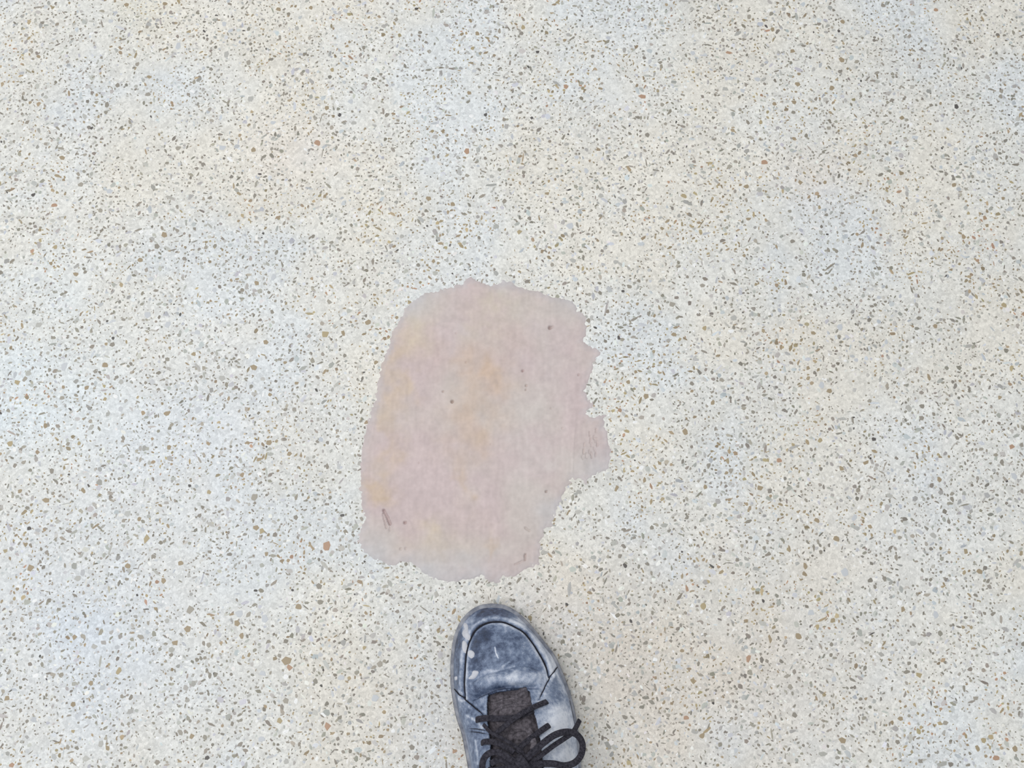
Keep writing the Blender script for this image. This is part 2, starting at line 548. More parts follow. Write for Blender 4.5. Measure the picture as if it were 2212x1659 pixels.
# trowel ridges
for line, hgt in ((((1241, 925), (1238, 970), (1236, 1030)), 0.00035), (((868, 690), (850, 740), (832, 800), (815, 880), (800, 960)), 0.0003),
                  (((900, 1138), (960, 1134), (1040, 1137)), 0.00025), (((960, 655), (915, 662)), 0.0003), (((868, 1112), (885, 1128), (890, 1140)), 0.0003),
                  (((1100, 735), (1130, 745), (1160, 738)), 0.00025), (((826, 1108), (830, 1128), (838, 1150)), 0.00035)):
    d = seg_dist(PX, line)
    Z += 1.6 * ins * hgt * np.exp(-(d / 2.2) ** 2)
pit = np.zeros_like(X)
for (qx, qy, r, dep) in ((1188, 708, 4.2, 4.5), (1194, 706, 2.6, 2), (977, 868, 3.8, 4.5), (957, 846, 2.4, 2.5), (1129, 801, 3.0, 3), (1137, 833, 3.0, 2.5), (1136, 842, 2.2, 2),
                         (1180, 1062, 3.0, 3), (875, 1129, 3.6, 3.5), (866, 1186, 3.4, 1.2), (877, 1185, 3.2, 1.2), (1250, 810, 2.6, 2), (1007, 783, 2.2, 1.2), (1190, 882, 2.0, 1),
                         (905, 1000, 1.8, 1), (1060, 960, 1.8, 1), (1215, 925, 2.4, 1.2), (985, 720, 1.8, 1.0)):
    d = np.hypot(pxx - qx, pyy - qy)
    pit = np.maximum(pit, dep * 0.001 * smooth(r * 1.15, r * 0.55, d))
GOUGE = [(((829, 1103), (838, 1120), (843, 1132)), 3.4, 4.0), (((827, 1110), (831, 1126), (835, 1141)), 2.2, 2.0), (((1134, 1140), (1144, 1147)), 2.2, 1.6),
         (((1135, 1197), (1134, 1210)), 2.2, 3.0), (((1132, 1211), (1113, 1219)), 1.8, 1.4), (((842, 1140), (843, 1147)), 1.6, 1.2)]
for k in range(20):
    qx, qy = RNG.normal(1270, 11), RNG.normal(957, 17)
    GOUGE.append((((qx, qy), (qx + RNG.normal(0, 1.5), qy + RNG.uniform(3, 11))), RNG.uniform(1.4, 2.4), RNG.uniform(0.9, 2.0)))
for line, r, dep in GOUGE:
    d = seg_dist(PX, line) + (vnoise(X, Y, 0.0012, 71) - 0.5) * 1.2
    pit = np.maximum(pit, dep * 0.001 * smooth(r * 1.2, r * 0.4, d))
Z -= pit * smooth(0.004, 0.0075, sd)
# filler colour: grey-pink with tan and mauve clouds from uneven pigment
n1, n2, n3 = fbm(X, Y, 0.05, 81, 3)[..., None], fbm(X, Y, 0.016, 85, 3)[..., None], fbm(X, Y, 0.006, 88, 2)[..., None]
wxx = pxx + (fbm(X, Y, 0.018, 141, 3) - 0.5) * 90
wyy = pyy + (fbm(X, Y, 0.018, 151, 3) - 0.5) * 110
pc = lin(204, 190, 187) * np.ones(X.shape + (1,))
pc = pc + (lin(204, 187, 187) - pc) * smooth(0.45, 0.65, n1) * 0.9 + (lin(204, 194, 189) - pc) * smooth(0.5, 0.3, n1) * 0.8
for (qx, qy, ax, ay, col, k) in ((900, 715, 55, 60, (209, 194, 177), 0.8), (1060, 665, 60, 55, (209, 198, 182), 0.85), (858, 830, 26, 120, (208, 188, 168), 0.85),
                                 (840, 980, 18, 70, (206, 185, 164), 0.75), (1040, 815, 55, 80, (205, 182, 165), 0.95), (1015, 920, 62, 60, (203, 183, 168), 0.8),
                                 (1005, 1030, 14, 40, (206, 184, 166), 0.8), (818, 1055, 34, 36, (204, 183, 163), 0.9), (960, 1172, 75, 34, (207, 190, 172), 0.75),
                                 (1045, 1190, 12, 30, (205, 180, 158), 0.8), (940, 780, 45, 40, (203, 183, 180), 0.7), (1110, 745, 60, 40, (203, 184, 181), 0.6),
                                 (1000, 1120, 90, 30, (201, 184, 180), 0.6), (1020, 960, 40, 30, (203, 182, 172), 0.5), (1150, 950, 70, 120, (207, 200, 196), 0.6),
                                 (1275, 960, 30, 45, (198, 183, 182), 0.6), (1190, 760, 55, 60, (203, 190, 191), 0.5), (980, 700, 22, 60, (209, 197, 198), 0.6)):
    d2 = ((wxx - qx) / ax) ** 2 + ((wyy - qy) / ay) ** 2
    w = (k * np.exp(-d2 * 1.1))[..., None] * (0.10 + 1.45 * n2)
    pc = pc + (lin(*col) - pc) * np.clip(w, 0, 1)
# smeared thin over the floor at the rim the filler is greyer
rim = smooth(0.008, 0.0005, sd)[..., None] * (0.1 + 0.8 * n2)
pc = pc + (lin(194, 187, 189) - pc) * np.clip(rim, 0, 1)
for (qx, qy, rr_) in ((800, 1195, 45), (1290, 1015, 40), (1010, 1250, 70), (920, 1235, 40), (890, 650, 40), (1090, 612, 22), (1230, 652, 26), (1190, 1110, 30)):
    w = np.exp(-((pxx - qx) ** 2 + (pyy - qy) ** 2) / rr_ ** 2)[..., None] * (0.2 + 0.9 * n2)
    pc = pc + (lin(197, 195, 197) - pc) * w
pc = pc * (0.965 + 0.07 * vnoise(X, Y * 0.22, 0.0022, 97)[..., None]) * (0.93 + 0.14 * n3) * (0.965 + 0.07 * n2) * (0.97 + 0.06 * vnoise(X, Y, 0.002, 95)[..., None])
ids = np.arange(X.size).reshape(X.shape)
quads = np.stack([ids[:-1, :-1], ids[1:, :-1], ids[1:, 1:], ids[:-1, 1:]], -1).reshape(-1, 4)
quads = quads[(sd.ravel()[quads] > -0.0025).all(1)]
used = np.unique(quads)
mp = np.full(X.size, -1)
mp[used] = np.arange(len(used))
mpat = Mat('pink_filler', 0.66, 0.28)
fz = mpat.remap(mpat.noise(260, 4), 0.3, 0.7, 0.965, 1.03)
cc = mpat.n('CombineColor')
for i in range(3):
    mpat.link(fz, cc.inputs[i])
mpat.base(mpat.mix(1.0, mpat.attr('pigment').outputs['Color'], cc.outputs[0], 'MULTIPLY'))
mpat.bump(mpat.noise(900, 3), 0.15, 0.0004)
patch = add('filler_patch', mesh_np('filler_patch', np.stack([X, Y, Z], -1).reshape(-1, 3)[used], mp[quads], {'pigment': pc.reshape(-1, 3)[used]}), mpat.m)
patch['label'] = 'smooth greyish pink filler patch with ragged right edge on the speckled floor'
patch['category'] = 'patch'

# ------------------------------------------------------------------ the shoe
ZO = 0.024
L_PX = [(1062, 1300), (1035, 1304), (1010, 1319), (990, 1343), (977, 1375), (971, 1415), (970, 1470), (975, 1512), (982, 1548), (994, 1585), (1001, 1620),
        (1008, 1659), (1015, 1720), (1016, 1790), (1011, 1860), (1010, 1930), (1022, 1990), (1052, 2040), (1108, 2064)]
R_PX = [(1062, 1300), (1092, 1304), (1122, 1321), (1150, 1349), (1178, 1383), (1202, 1415), (1219, 1452), (1237, 1502), (1248, 1550), (1255, 1600),
        (1259, 1659), (1257, 1720), (1250, 1800), (1238, 1880), (1224, 1960), (1200, 2020), (1160, 2055), (1108, 2064)]
S, VH = 620, 110
Lc = spline(np.array([on_plane(p[0], p[1], ZO)[:2] for p in L_PX]), S)
Rc = spline(np.array([on_plane(p[0], p[1], ZO)[:2] for p in R_PX]), S)
YT, YH = Lc[0, 1], Lc[-1, 1]
loop = np.concatenate([Lc, Rc[-2:0:-1]])


def inset(C, amount):
    """move the outline (closed loop order: down the left side, back up the right) inwards"""
    t = np.roll(C, -3, 0) - np.roll(C, 3, 0)
    t /= np.linalg.norm(t, axis=1)[:, None]
    n = np.stack([-t[:, 1], t[:, 0]], -1)
    c = C.mean(0)
    if ((c - C) * n).sum() < 0:
        n = -n
    return C + n * amount


up = inset(loop, 0.0036)
Lu = up[:S]
Ru = np.concatenate([up[:1], up[S:][::-1], up[S - 1:S]])
mid_all = (Lu + Ru) / 2
order = np.argsort(mid_all[:, 1])
MY = np.clip(mid_all[:, 1], YH + 0.036, YT - 0.042)
MX = np.interp(MY, mid_all[order, 1], mid_all[order, 0])
MX = np.convolve(np.pad(MX, 15, mode='edge'), np.ones(31) / 31, 'valid')
M = np.stack([MX, MY], -1)

hd = np.linspace(-0.01, 0.32, 700)
hh = np.interp(hd, [0, 0.02, 0.045, 0.075, 0.10, 0.14, 0.17, 0.20, 0.25, 0.30], [0.040, 0.046, 0.054, 0.064, 0.074, 0.093, 0.103, 0.106, 0.100, 0.092])
hh = np.convolve(np.pad(hh, 30, mode='edge'), np.ones(61) / 61, 'valid')
Z0 = 0.014
tt = np.linspace(0, 1, VH + 1) ** 1.35
rows = []
for C in (Lu, Ru):
    pts = C[:, None, :] + tt[None, :, None] * (M - C)[:, None, :]
    rows.append(pts)
G = np.concatenate([rows[0], rows[1][:, ::-1][:, 1:]], 1)          # S x (2VH+1) x 2
T = np.concatenate([tt, tt[::-1][1:]])[None, :] * np.ones((S, 1))
D = YT - G[..., 1]
NEXP = 2.35
fz = (1 - (1 - T) ** NEXP) ** (1 / NEXP)
H = np.interp(D, hd, hh)
Zs = Z0 + (H - Z0) * fz
G3 = np.concatenate([G, Zs[..., None]], -1)
nv = G3.shape[1]
ids = np.arange(S * nv).reshape(S, nv)
quads = np.stack([ids[:-1, :-1], ids[:-1, 1:], ids[1:, 1:], ids[1:, :-1]], -1).reshape(-1, 4)
# weld coincident points
flat = G3.reshape(-1, 3)
key = np.round(flat / 2e-5).astype(np.int64)
_, first, inv = np.unique(key, axis=0, return_index=True, return_inverse=True)
inv = inv.ravel()
Vb = flat[first]
Tb = T.ravel()[first]
Q = inv[quads]
good = (Q[:, 0] != Q[:, 2]) & (Q[:, 1] != Q[:, 3])
Q = Q[good]
TR = np.concatenate([Q[:, [0, 1, 2]], Q[:, [0, 2, 3]]])
TR = TR[(TR[:, 0] != TR[:, 1]) & (TR[:, 1] != TR[:, 2]) & (TR[:, 0] != TR[:, 2])]


def vnormals(V, F):
    n = np.cross(V[F[:, 1]] - V[F[:, 0]], V[F[:, 2]] - V[F[:, 0]])
    out = np.zeros_like(V)
    for k in range(3):
        np.add.at(out, F[:, k], n)
    ln = np.linalg.norm(out, axis=1)
    return out / np.maximum(ln, 1e-15)[:, None]


NB = vnormals(Vb, TR)
if NB[:, 2].sum() < 0:
    TR = TR[:, ::-1]
    NB = -NB
bad = np.linalg.norm(NB, axis=1) < 0.5
NB[bad] = (0, 0, 1)
B_PX = to_px(Vb)
bx, by = B_PX[:, 0], B_PX[:, 1]

# --- lines of the shoe, traced on its surface
U_SEAM = [(1003, 1507), (1002, 1470), (1004, 1432), (1007, 1405), (1014, 1382), (1027, 1361), (1045, 1348), (1066, 1343), (1092, 1345), (1125, 1361), (1148, 1384),
          (1166, 1412), (1179, 1436), (1187, 1461)]
Q_RIGHT = [(1204, 1414), (1207, 1432), (1200, 1447), (1189, 1461), (1176, 1487), (1164, 1512)]
Q_LEFT = [(969, 1471), (984, 1491), (1003, 1508), (1024, 1527), (1046, 1546)]
THROAT = [(1054, 1499), (1072, 1492), (1100, 1488), (1137, 1484), (1146, 1496), (1150, 1524), (1160, 1556), (1168, 1600), (1176, 1660), (1186, 1760), (1200, 1840),
          (1040, 1840), (1050, 1760), (1056, 1680), (1058, 1610), (1052, 1560), (1051, 1520)]
U_S, QR_S, QL_S = spline(U_SEAM, 90), spline(Q_RIGHT, 40), spline(Q_LEFT, 40)
# region polygons (photo pixels of the surface)
VAMP_POLY = np.concatenate([U_S, [(1189, 1461)], QR_S[18:], [(1150, 1530), (1100, 1560), (1050, 1550)], QL_S[::-1][:20]])
QUART_POLY = np.concatenate([[(880, 1430), (969, 1471)], QL_S, [(1100, 1560)], QR_S[::-1], [(1204, 1414), (1320, 1380), (1500, 2300), (800, 2300)]])
in_vamp = inside(B_PX, VAMP_POLY)
in_quart = inside(B_PX, QUART_POLY)
sd_q = sdist(B_PX, QUART_POLY)
d_u = seg_dist(B_PX, U_S)
d_l = np.minimum(seg_dist(B_PX, QR_S), seg_dist(B_PX, QL_S))

off = np.zeros(len(Vb))
vis = NB[:, 2] > 0.05
off -= 0.0013 * np.exp(-(d_u / 3.2) ** 2) * vis
off += 0.0010 * np.exp(-((d_u - 8) / 6.0) ** 2) * vis
off += 0.0013 * smooth(-1.2, 1.2, sd_q) - 0.0006 * np.exp(-(d_l / 2.2) ** 2)
# flex folds across the vamp
F1 = spline([(1022, 1470), (1045, 1457), (1080, 1446), (1115, 1438), (1142, 1437), (1160, 1444)], 50)
F2 = spline([(1022, 1508), (1045, 1497), (1070, 1487), (1110, 1481), (1158, 1482)], 50)
F3 = spline([(1030, 1480), (1060, 1471), (1110, 1462), (1160, 1462)], 50)
def side(P, line, s):
    """distance from the line, counted only on one side (s=+1 below the line in the photo)"""
    ly = np.interp(P[:, 0], line[:, 0], line[:, 1])
    return (P[:, 1] - ly) * s
fade1 = smooth(1008, 1040, bx) * smooth(1172, 1150, bx)
off -= 0.0018 * np.exp(-(seg_dist(B_PX, F1) / 4.0) ** 2) * vis
off += 0.0022 * np.exp(-(seg_dist(B_PX, F3) / 12.0) ** 2) * vis
off -= 0.0043 * np.exp(-(seg_dist(B_PX, F2) / 4.5) ** 2) * vis
off += 0.0010 * np.exp(-((side(B_PX, F2, 1) - 11) / 5.0) ** 2) * smooth(20, 8, seg_dist(B_PX, F2)) * vis
off += (fbm(Vb[:, 0], Vb[:, 1], 0.022, 101, 3) - 0.5) * 0.0016 + (fbm(Vb[:, 0], Vb[:, 1], 0.007, 105, 2) - 0.5) * 0.0005
# raised padded rim of the right quarter, soft dents on the left one
off += 0.0014 * np.exp(-((seg_dist(B_PX, [(1232, 1512), (1243, 1535), (1247, 1560), (1238, 1590)]) - 7) / 6) ** 2) * (bx < 1242)
off *= smooth(0.0, 0.10, Tb)          # the leather tucks cleanly behind the rand
Vu = Vb + NB * off[:, None]

# --- pale grinding dust, with the toe rim highlight painted in (0 bare leather, 1 caked)
dust = np.full(len(Vb), 0.46)
for (qx, qy, ax, ay, val, k) in ((1060, 1322, 60, 13, 0.12, 0.9), (990, 1400, 16, 60, 0.22, 0.85), (985, 1455, 18, 25, 0.30, 0.8), (1070, 1347, 60, 8, 0.55, 0.6),
                                 (1130, 1346, 32, 20, 0.76, 0.85), (1165, 1385, 25, 27, 0.86, 0.9), (1192, 1425, 18, 28, 1.0, 0.95), (1040, 1385, 24, 30, 0.16, 0.95),
                                 (1035, 1430, 22, 30, 0.20, 0.85), (1075, 1375, 30, 22, 0.30, 0.8), (1095, 1415, 34, 28, 0.48, 0.8), (1140, 1420, 22, 30, 0.45, 0.8),
                                 (1105, 1464, 58, 15, 0.78, 0.95), (1165, 1475, 14, 20, 0.75, 0.8), (1032, 1490, 24, 18, 0.30, 0.85), (1100, 1486, 42, 6, 0.06, 0.9),
                                 (1050, 1497, 24, 6, 0.12, 0.9), (1035, 1520, 14, 18, 0.40, 0.8), (1000, 1540, 25, 25, 0.42, 0.7), (1012, 1590, 20, 40, 0.50, 0.9),  # darker along the flex fold
                                 (1025, 1640, 22, 40, 0.52, 0.9), (1200, 1552, 46, 52, 1.0, 0.95), (1200, 1500, 22, 22, 0.62, 0.8), (1196, 1496, 10, 14, 0.35, 0.7),
                                 (1235, 1480, 14, 40, 0.72, 0.8), (1220, 1640, 40, 50, 0.92, 0.9), (1040, 1570, 16, 20, 0.42, 0.7), (998, 1350, 10, 22, 0.62, 0.7),
                                 (1005, 1455, 5, 45, 0.66, 0.8), (1012, 1395, 6, 35, 0.60, 0.6), (1245, 1540, 8, 40, 0.85, 0.7), (1170, 1545, 12, 25, 0.70, 0.7)):
    w = k * np.exp(-(((bx - qx) / ax) ** 2 + ((by - qy) / ay) ** 2))
    dust += (val - dust) * w
# dust worn off along panel edges, gathered beside the seam
dust += 0.22 * np.exp(-((d_u - 6.5) / 3.0) ** 2)
dust -= 0.5 * np.exp(-(d_u / 2.4) ** 2)
dust += 0.12 * np.exp(-((d_l - 5) / 3.0) ** 2)
for line, k, w in (((( 1069, 1398), (1071, 1410), (1076, 1421)), 0.55, 1.4), (((1040, 1452), (1070, 1448), (1110, 1437)), 0.25, 4), (((1085, 1440), (1100, 1430)), 0.3, 2),
                   (((1012, 1545), (1035, 1560), (1042, 1572)), 0.3, 3), (((1200, 1455), (1222, 1500)), 0.25, 4), (((985, 1330), (975, 1372), (972, 1420)), 0.35, 3),
                   (((1010, 1318), (1040, 1305)), 0.45, 2.5), (((1098, 1312), (1140, 1345)), 0.2, 4), (((1030, 1600), (1036, 1650)), 0.3, 2.5)):  # pale strokes at the toe rim paint in its highlight
    dust += k * np.exp(-(seg_dist(B_PX, line) / w) ** 2)
dust += (fbm(Vb[:, 0] + 0.8 * Vb[:, 2], Vb[:, 1] + 0.5 * Vb[:, 2], 0.012, 111, 4) - 0.5) * 0.55
dust = np.clip(dust, 0, 1)

ml = Mat('dusty_leather', 0.5, 0.45)
dn = ml.noise(260, 6, 0.6)
dn2 = ml.noise(1600, 3, 0.6)
dfac = ml.math('ADD', ml.attr('dust').outputs['Fac'], ml.remap(dn, 0.25, 0.75, -0.20, 0.20))
dfac = ml.math('ADD', dfac, ml.remap(dn2, 0.3, 0.7, -0.08, 0.08))
rp = ml.n('ValToRGB')
els = rp.color_ramp.elements
els[0].position, els[0].color = 0.02, (*lin(40, 47, 66), 1)
els[1].position, els[1].color = 1.0, (*lin(222, 226, 236), 1)
for pos, c in ((0.25, (64, 77, 104)), (0.5, (116, 130, 156)), (0.75, (178, 186, 203))):
    e = els.new(pos)
    e.color = (*lin(*c), 1)
ml.link(dfac, rp.inputs[0])
ml.base(rp.outputs[0])
ml.link(ml.remap(dfac, 0.1, 0.8, 0.38, 0.75), ml.b.inputs['Roughness'])
ml.bump(ml.math('ADD', dn, ml.noise(2500, 2)), 0.25, 0.0006)

mdark = Mat('dark_lace_cloth', 0.85, 0.2)
wv_ = mdark.n('TexWave', wave_type='BANDS', bands_direction='DIAGONAL')
wv_.inputs['Scale'].default_value = 420
wv_.inputs['Distortion'].default_value = 1.5
mdark.link(mdark.coord(), wv_.inputs['Vector'])
lf = mdark.math('ADD', mdark.remap(mdark.noise(500, 4), 0.35, 0.75, 0, 0.75), mdark.math('MULTIPLY', wv_.outputs['Fac'], 0.2))
mdark.base(mdark.mix(lf, lin(26, 25, 33), lin(76, 74, 84)))
mdark.bump(wv_.outputs['Fac'], 0.35, 0.0004)

mton = Mat('dusty_tongue_cloth', 0.9, 0.15)
mton.base(mton.mix(mton.remap(mton.noise(330, 6, 0.65), 0.3, 0.75, 0, 1), lin(48, 45, 50), lin(128, 122, 130)))
mton.bump(mton.noise(1200, 3), 0.4, 0.0005)
mseam = Mat('black_seam', 0.8, 0.2)
mseam.base(mseam.mix(mseam.noise(300, 3), lin(22, 22, 28), lin(44, 44, 52)))
mlin = Mat('dark_lining', 0.95, 0.1)
mlin.base(mlin.mix(mlin.noise(400, 3), lin(32, 32, 38), lin(52, 52, 60)))
msole = Mat('dusty_rubber_rand', 0.7, 0.3)
msole.base(msole.mix(msole.remap(msole.noise(130, 4), 0.3, 0.7, 0, 1), lin(96, 100, 114), lin(164, 166, 174)))
mout = Mat('black_rubber_outsole', 0.75, 0.3)
mout.base(mout.mix(mout.noise(200, 3), lin(36, 36, 42), lin(66, 66, 72)))
mplas = Mat('dried_plaster', 0.85, 0.2)
mplas.base(mplas.mix(mplas.noise(500, 3), lin(184, 188, 198), lin(214, 214, 220)))

shoe = bpy.data.objects.new('shoe', None)
COL.objects.link(shoe)
shoe['label'] = 'dusty blue-grey leather lace-up shoe with black laces, toe towards the pink patch'
shoe['category'] = 'shoe'


def sub(V, F, mask_faces, **fl):
    f = F[mask_faces]
    used = np.unique(f)
    mp = np.full(len(V), -1)
    mp[used] = np.arange(len(used))
    return V[used], mp[f], {k: v[used] for k, v in fl.items()}


fc = Vb[TR].mean(1)
fp = to_px(Vu[TR].mean(1))
fd = YT - fc[:, 1]
f_throat = inside(fp, THROAT) & (fd < 0.2)
mx_at = np.interp(fc[:, 1], mid_all[order, 1], mid_all[order, 0])
f_col = (((fd - 0.215) / 0.056) ** 2 + ((fc[:, 0] - mx_at) / 0.033) ** 2 < 1) & (fc[:, 2] > 0.05)
f_open = f_throat | f_col
f_quart = inside(fp, QUART_POLY)
f_vamp = inside(fp, VAMP_POLY) & ~f_quart & (fd < 0.12)
f_heel = f_quart & (fd > 0.232 + 0.25 * np.abs(fc[:, 2] - 0.05))
f_guard = ~f_quart & ~f_vamp
f_left = fc[:, 0] < mx_at


def panel(name, m, label=None):
    v, f, fl = sub(Vu, TR, m & ~f_open, dust=dust)
    o = add(name, mesh_np(name, v, f, None, fl), ml.m, shoe)
    md = o.modifiers.new('thickness', 'SOLIDIFY')
    md.thickness = 0.0016
    md.offset = -1
    if label:
        o['label'] = label
    return o


vamp = panel('vamp', f_vamp)
guard = panel('toe_guard', f_guard)
ql = panel('quarter', f_quart & f_left & ~f_heel)
qr = panel('quarter', f_quart & ~f_left & ~f_heel, 'thickly dusted outer side panel')
panel('heel_counter', f_heel)

# --- surface lookup for things laid on the shoe
face_up = NB[:, 2] > 0.0


def surf(px, py, lift=0.0):
    d = (bx - px) ** 2 + (by - py) ** 2 + np.where(face_up, 0, 1e6)
    i = np.argsort(d)[:6]
    w = 1 / (d[i] + 0.05)
    w /= w.sum()
    p = (Vu[i] * w[:, None]).sum(0)
    n = (NB[i] * w[:, None]).sum(0)
    n /= np.linalg.norm(n)
    return p + n * lift, n


def tube(name, pts, r, mat, parent, k=8):
    P = np.asarray(pts, float)
    t = np.gradient(P, axis=0)
    t /= np.linalg.norm(t, axis=1)[:, None]
    ref = np.array([0, 0, 1.0])
    s = np.cross(t, ref)
    s /= np.maximum(np.linalg.norm(s, axis=1), 1e-9)[:, None]
    u_ = np.cross(s, t)
    a_ = np.linspace(0, 2 * math.pi, k, endpoint=False)
    rr_ = (r if np.ndim(r) else np.full(len(P), r))
    ring = P[:, None] + rr_[:, None, None] * (np.cos(a_)[None, :, None] * s[:, None] + np.sin(a_)[None, :, None] * u_[:, None])
    n = len(P)
    V_ = ring.reshape(-1, 3)
    i_ = np.arange(n * k).reshape(n, k)
    F_ = np.stack([i_[:-1], np.roll(i_[:-1], -1, 1), np.roll(i_[1:], -1, 1), i_[1:]], -1).reshape(-1, 4)
    caps = [(0, k - 1 - j, k - 2 - j, k - 2 - j) for j in range(0)]
    return add(name, mesh_np(name, V_, F_), mat, parent)


def surf_line(px_pts, n, lift):
    return np.array([surf(p[0], p[1], lift)[0] for p in spline(px_pts, n)])


def taper(n, r, e=8):
    x = np.arange(n)
    return r * np.clip(np.minimum(x + 1, n - x) / e, 0.25, 1)


tube('seam', surf_line(U_SEAM, 120, 0.0001), taper(120, 0.00078), mseam.m, vamp)
tube('seam', surf_line(Q_RIGHT, 60, 0.0000), taper(60, 0.00050), mseam.m, qr)
tube('seam', surf_line(Q_LEFT, 60, 0.0000), taper(60, 0.00055), mseam.m, ql)
tube('stitching', surf_line([(1226, 1505), (1236, 1520), (1243, 1538), (1246, 1560)], 40, 0.0), taper(40, 0.0004), mseam.m, qr)
for dy in (0, 7):
    tube('stitching', surf_line([(1016, 1573 + dy), (1034, 1575 + dy), (1056, 1580 + dy)], 24, 0.0), taper(24, 0.00035), mseam.m, ql)
tube('stitching', surf_line([(1028, 1510), (1042, 1502), (1052, 1500)], 20, 0.0), taper(20, 0.00035), mseam.m, vamp)

# --- plaster splashes on the toe
def splash(poly):
    po = np.array(poly, float)
    q = spline(po, 40, True)
    c = po.mean(0)
    cen_, n_ = surf(c[0], c[1], 0.0012)
    rings, nr = [], 5
    for k in range(nr):
        s_ = 1 - k / nr
        lift = 0.0004 + 0.0008 * (1 - s_ ** 3) - 0.0008 * (k == 0)
        rings.append(np.array([surf(c[0] + (p[0] - c[0]) * s_, c[1] + (p[1] - c[1]) * s_, lift)[0] for p in q[:-1]]))
    m = len(rings[0])
    V_ = np.concatenate(rings + [cen_[None]])
    F_ = []
    for k in range(nr - 1):
        for j in range(m):
            a0, b0 = k * m + j, k * m + (j + 1) % m
            F_ += [(a0, b0, b0 + m), (a0, b0 + m, a0 + m)]
    for j in range(m):
        F_.append(((nr - 1) * m + j, (nr - 1) * m + (j + 1) % m, nr * m))
    F_ = np.array(F_)
    if vnormals(V_, F_)[:, 2].sum() < 0:
        F_ = F_[:, ::-1]
    o = add('plaster_splash', mesh_np('plaster_splash', V_, F_), mplas.m, guard)
    o['label'] = 'pale dried plaster splash'
    return o


splash([(1001, 1346), (1006, 1344), (1011, 1352), (1013, 1366), (1016, 1374), (1012, 1384), (1005, 1380), (998, 1373), (999, 1364), (1003, 1358)])
splash([(1000, 1384), (1007, 1386), (1008, 1400), (1004, 1412), (1000, 1402)])
splash([(1011, 1408), (1018, 1404), (1025, 1410), (1024, 1418), (1018, 1423), (1012, 1417)])
splash([(1022, 1448), (1034, 1450), (1031, 1459), (1022, 1467), (1012, 1467), (1018, 1458)])
splash([(983, 1462), (988, 1461), (988, 1468), (984, 1470)])

# --- tongue under the laces
T_POLY = [(1035, 1486), (1100, 1474), (1155, 1472), (1170, 1520), (1185, 1600), (1195, 1680), (1205, 1800), (1030, 1800), (1035, 1690), (1038, 1600), (1036, 1540)]
f_t = inside(to_px(fc), T_POLY) & (fd < 0.175)
toff = np.full(len(Vb), -0.0058)
toff += (fbm(Vb[:, 0], Vb[:, 1], 0.010, 121, 3) - 0.5) * 0.005
for line, hgt, w in ((((1055, 1545), (1072, 1532), (1100, 1524), (1150, 1520)), 0.0022, 6), (((1060, 1515), (1100, 1505), (1140, 1492)), 0.0015, 5),
                     (((1075, 1560), (1100, 1535), (1140, 1538)), 0.0022, 9), (((1100, 1590), (1140, 1580), (1165, 1590)), 0.002, 8), (((1095, 1615), (1130, 1605)), 0.0018, 6)):
    toff += 1.7 * hgt * np.exp(-(seg_dist(B_PX, line) / w) ** 2)
for line, hgt, w in ((((1062, 1540), (1085, 1527), (1120, 1520), (1150, 1523)), 0.0025, 2.5), (((1060, 1510), (1100, 1500), (1140, 1505)), 0.0016, 2.5), (((1100, 1570), (1160, 1575)), 0.002, 3)):
    toff -= hgt * np.exp(-(seg_dist(B_PX, line) / w) ** 2)
v, f, fl = sub(Vb + NB * toff[:, None], TR, f_t)
tongue = add('tongue', mesh_np('tongue', v, f), mton.m, shoe)
md = tongue.modifiers.new('thickness', 'SOLIDIFY')
md.thickness, md.offset = 0.003, -1

# --- padded collar round the ankle opening
cp = []
for ph in np.radians(np.linspace(-112, 112, 90)):
    cyy = YT - (0.215 + 0.056 * math.cos(ph))
    cxx = np.interp(cyy, mid_all[order, 1], mid_all[order, 0]) + 0.033 * math.sin(ph)
    dd = (Vb[:, 0] - cxx) ** 2 + (Vb[:, 1] - cyy) ** 2
    i5 = np.argsort(dd)[:5]
    cp.append((cxx, cyy, Vu[i5, 2].mean() - 0.0008))
cp = np.array(cp)
for k in range(3):
    cp[:, k] = np.convolve(np.pad(cp[:, k], 4, mode='edge'), np.ones(9) / 9, 'valid')
tube('collar', cp, taper(90, 0.0032, 5), mlin.m, shoe, 12)

# --- lining and insole
f_lin = (fd > 0.13) & ~f_open & f_quart
v, f, fl = sub(Vb - NB * 0.0035, TR, f_lin)
add('lining', mesh_np('lining', v, f[:, ::-1]), mlin.m, shoe)
rim_o = inset(loop, 0.006)


def slab(name, loops, mat, parent):
    """stack of same-length outlines (n,3), closed top and bottom by a fan to the midline centre"""
    n = len(loops[0])
    V_ = np.concatenate(list(loops) + [loops[0].mean(0)[None], loops[-1].mean(0)[None]])
    F_ = []
    for k in range(len(loops) - 1):
        for j in range(n):
            a0, b0 = k * n + j, k * n + (j + 1) % n
            F_ += [(a0, b0, b0 + n), (a0, b0 + n, a0 + n)]
    cb, ct = len(loops) * n, len(loops) * n + 1
    for j in range(n):
        F_.append(((j + 1) % n, j, cb))
        F_.append(((len(loops) - 1) * n + j, (len(loops) - 1) * n + (j + 1) % n, ct))
    me = mesh_np(name, V_, np.array(F_))
    o = add(name, me, mat, parent)
    return o


step = 4
lp = loop[::step]
dl = YT - lp[:, 1]
spring = 0.006 * np.clip(1 - dl / 0.06, 0, 1) ** 2


def ring(ins_, z, up_=1.0):
    q = inset(loop, ins_)[::step]
    return np.concatenate([q, (z + spring * up_)[:, None]], 1)


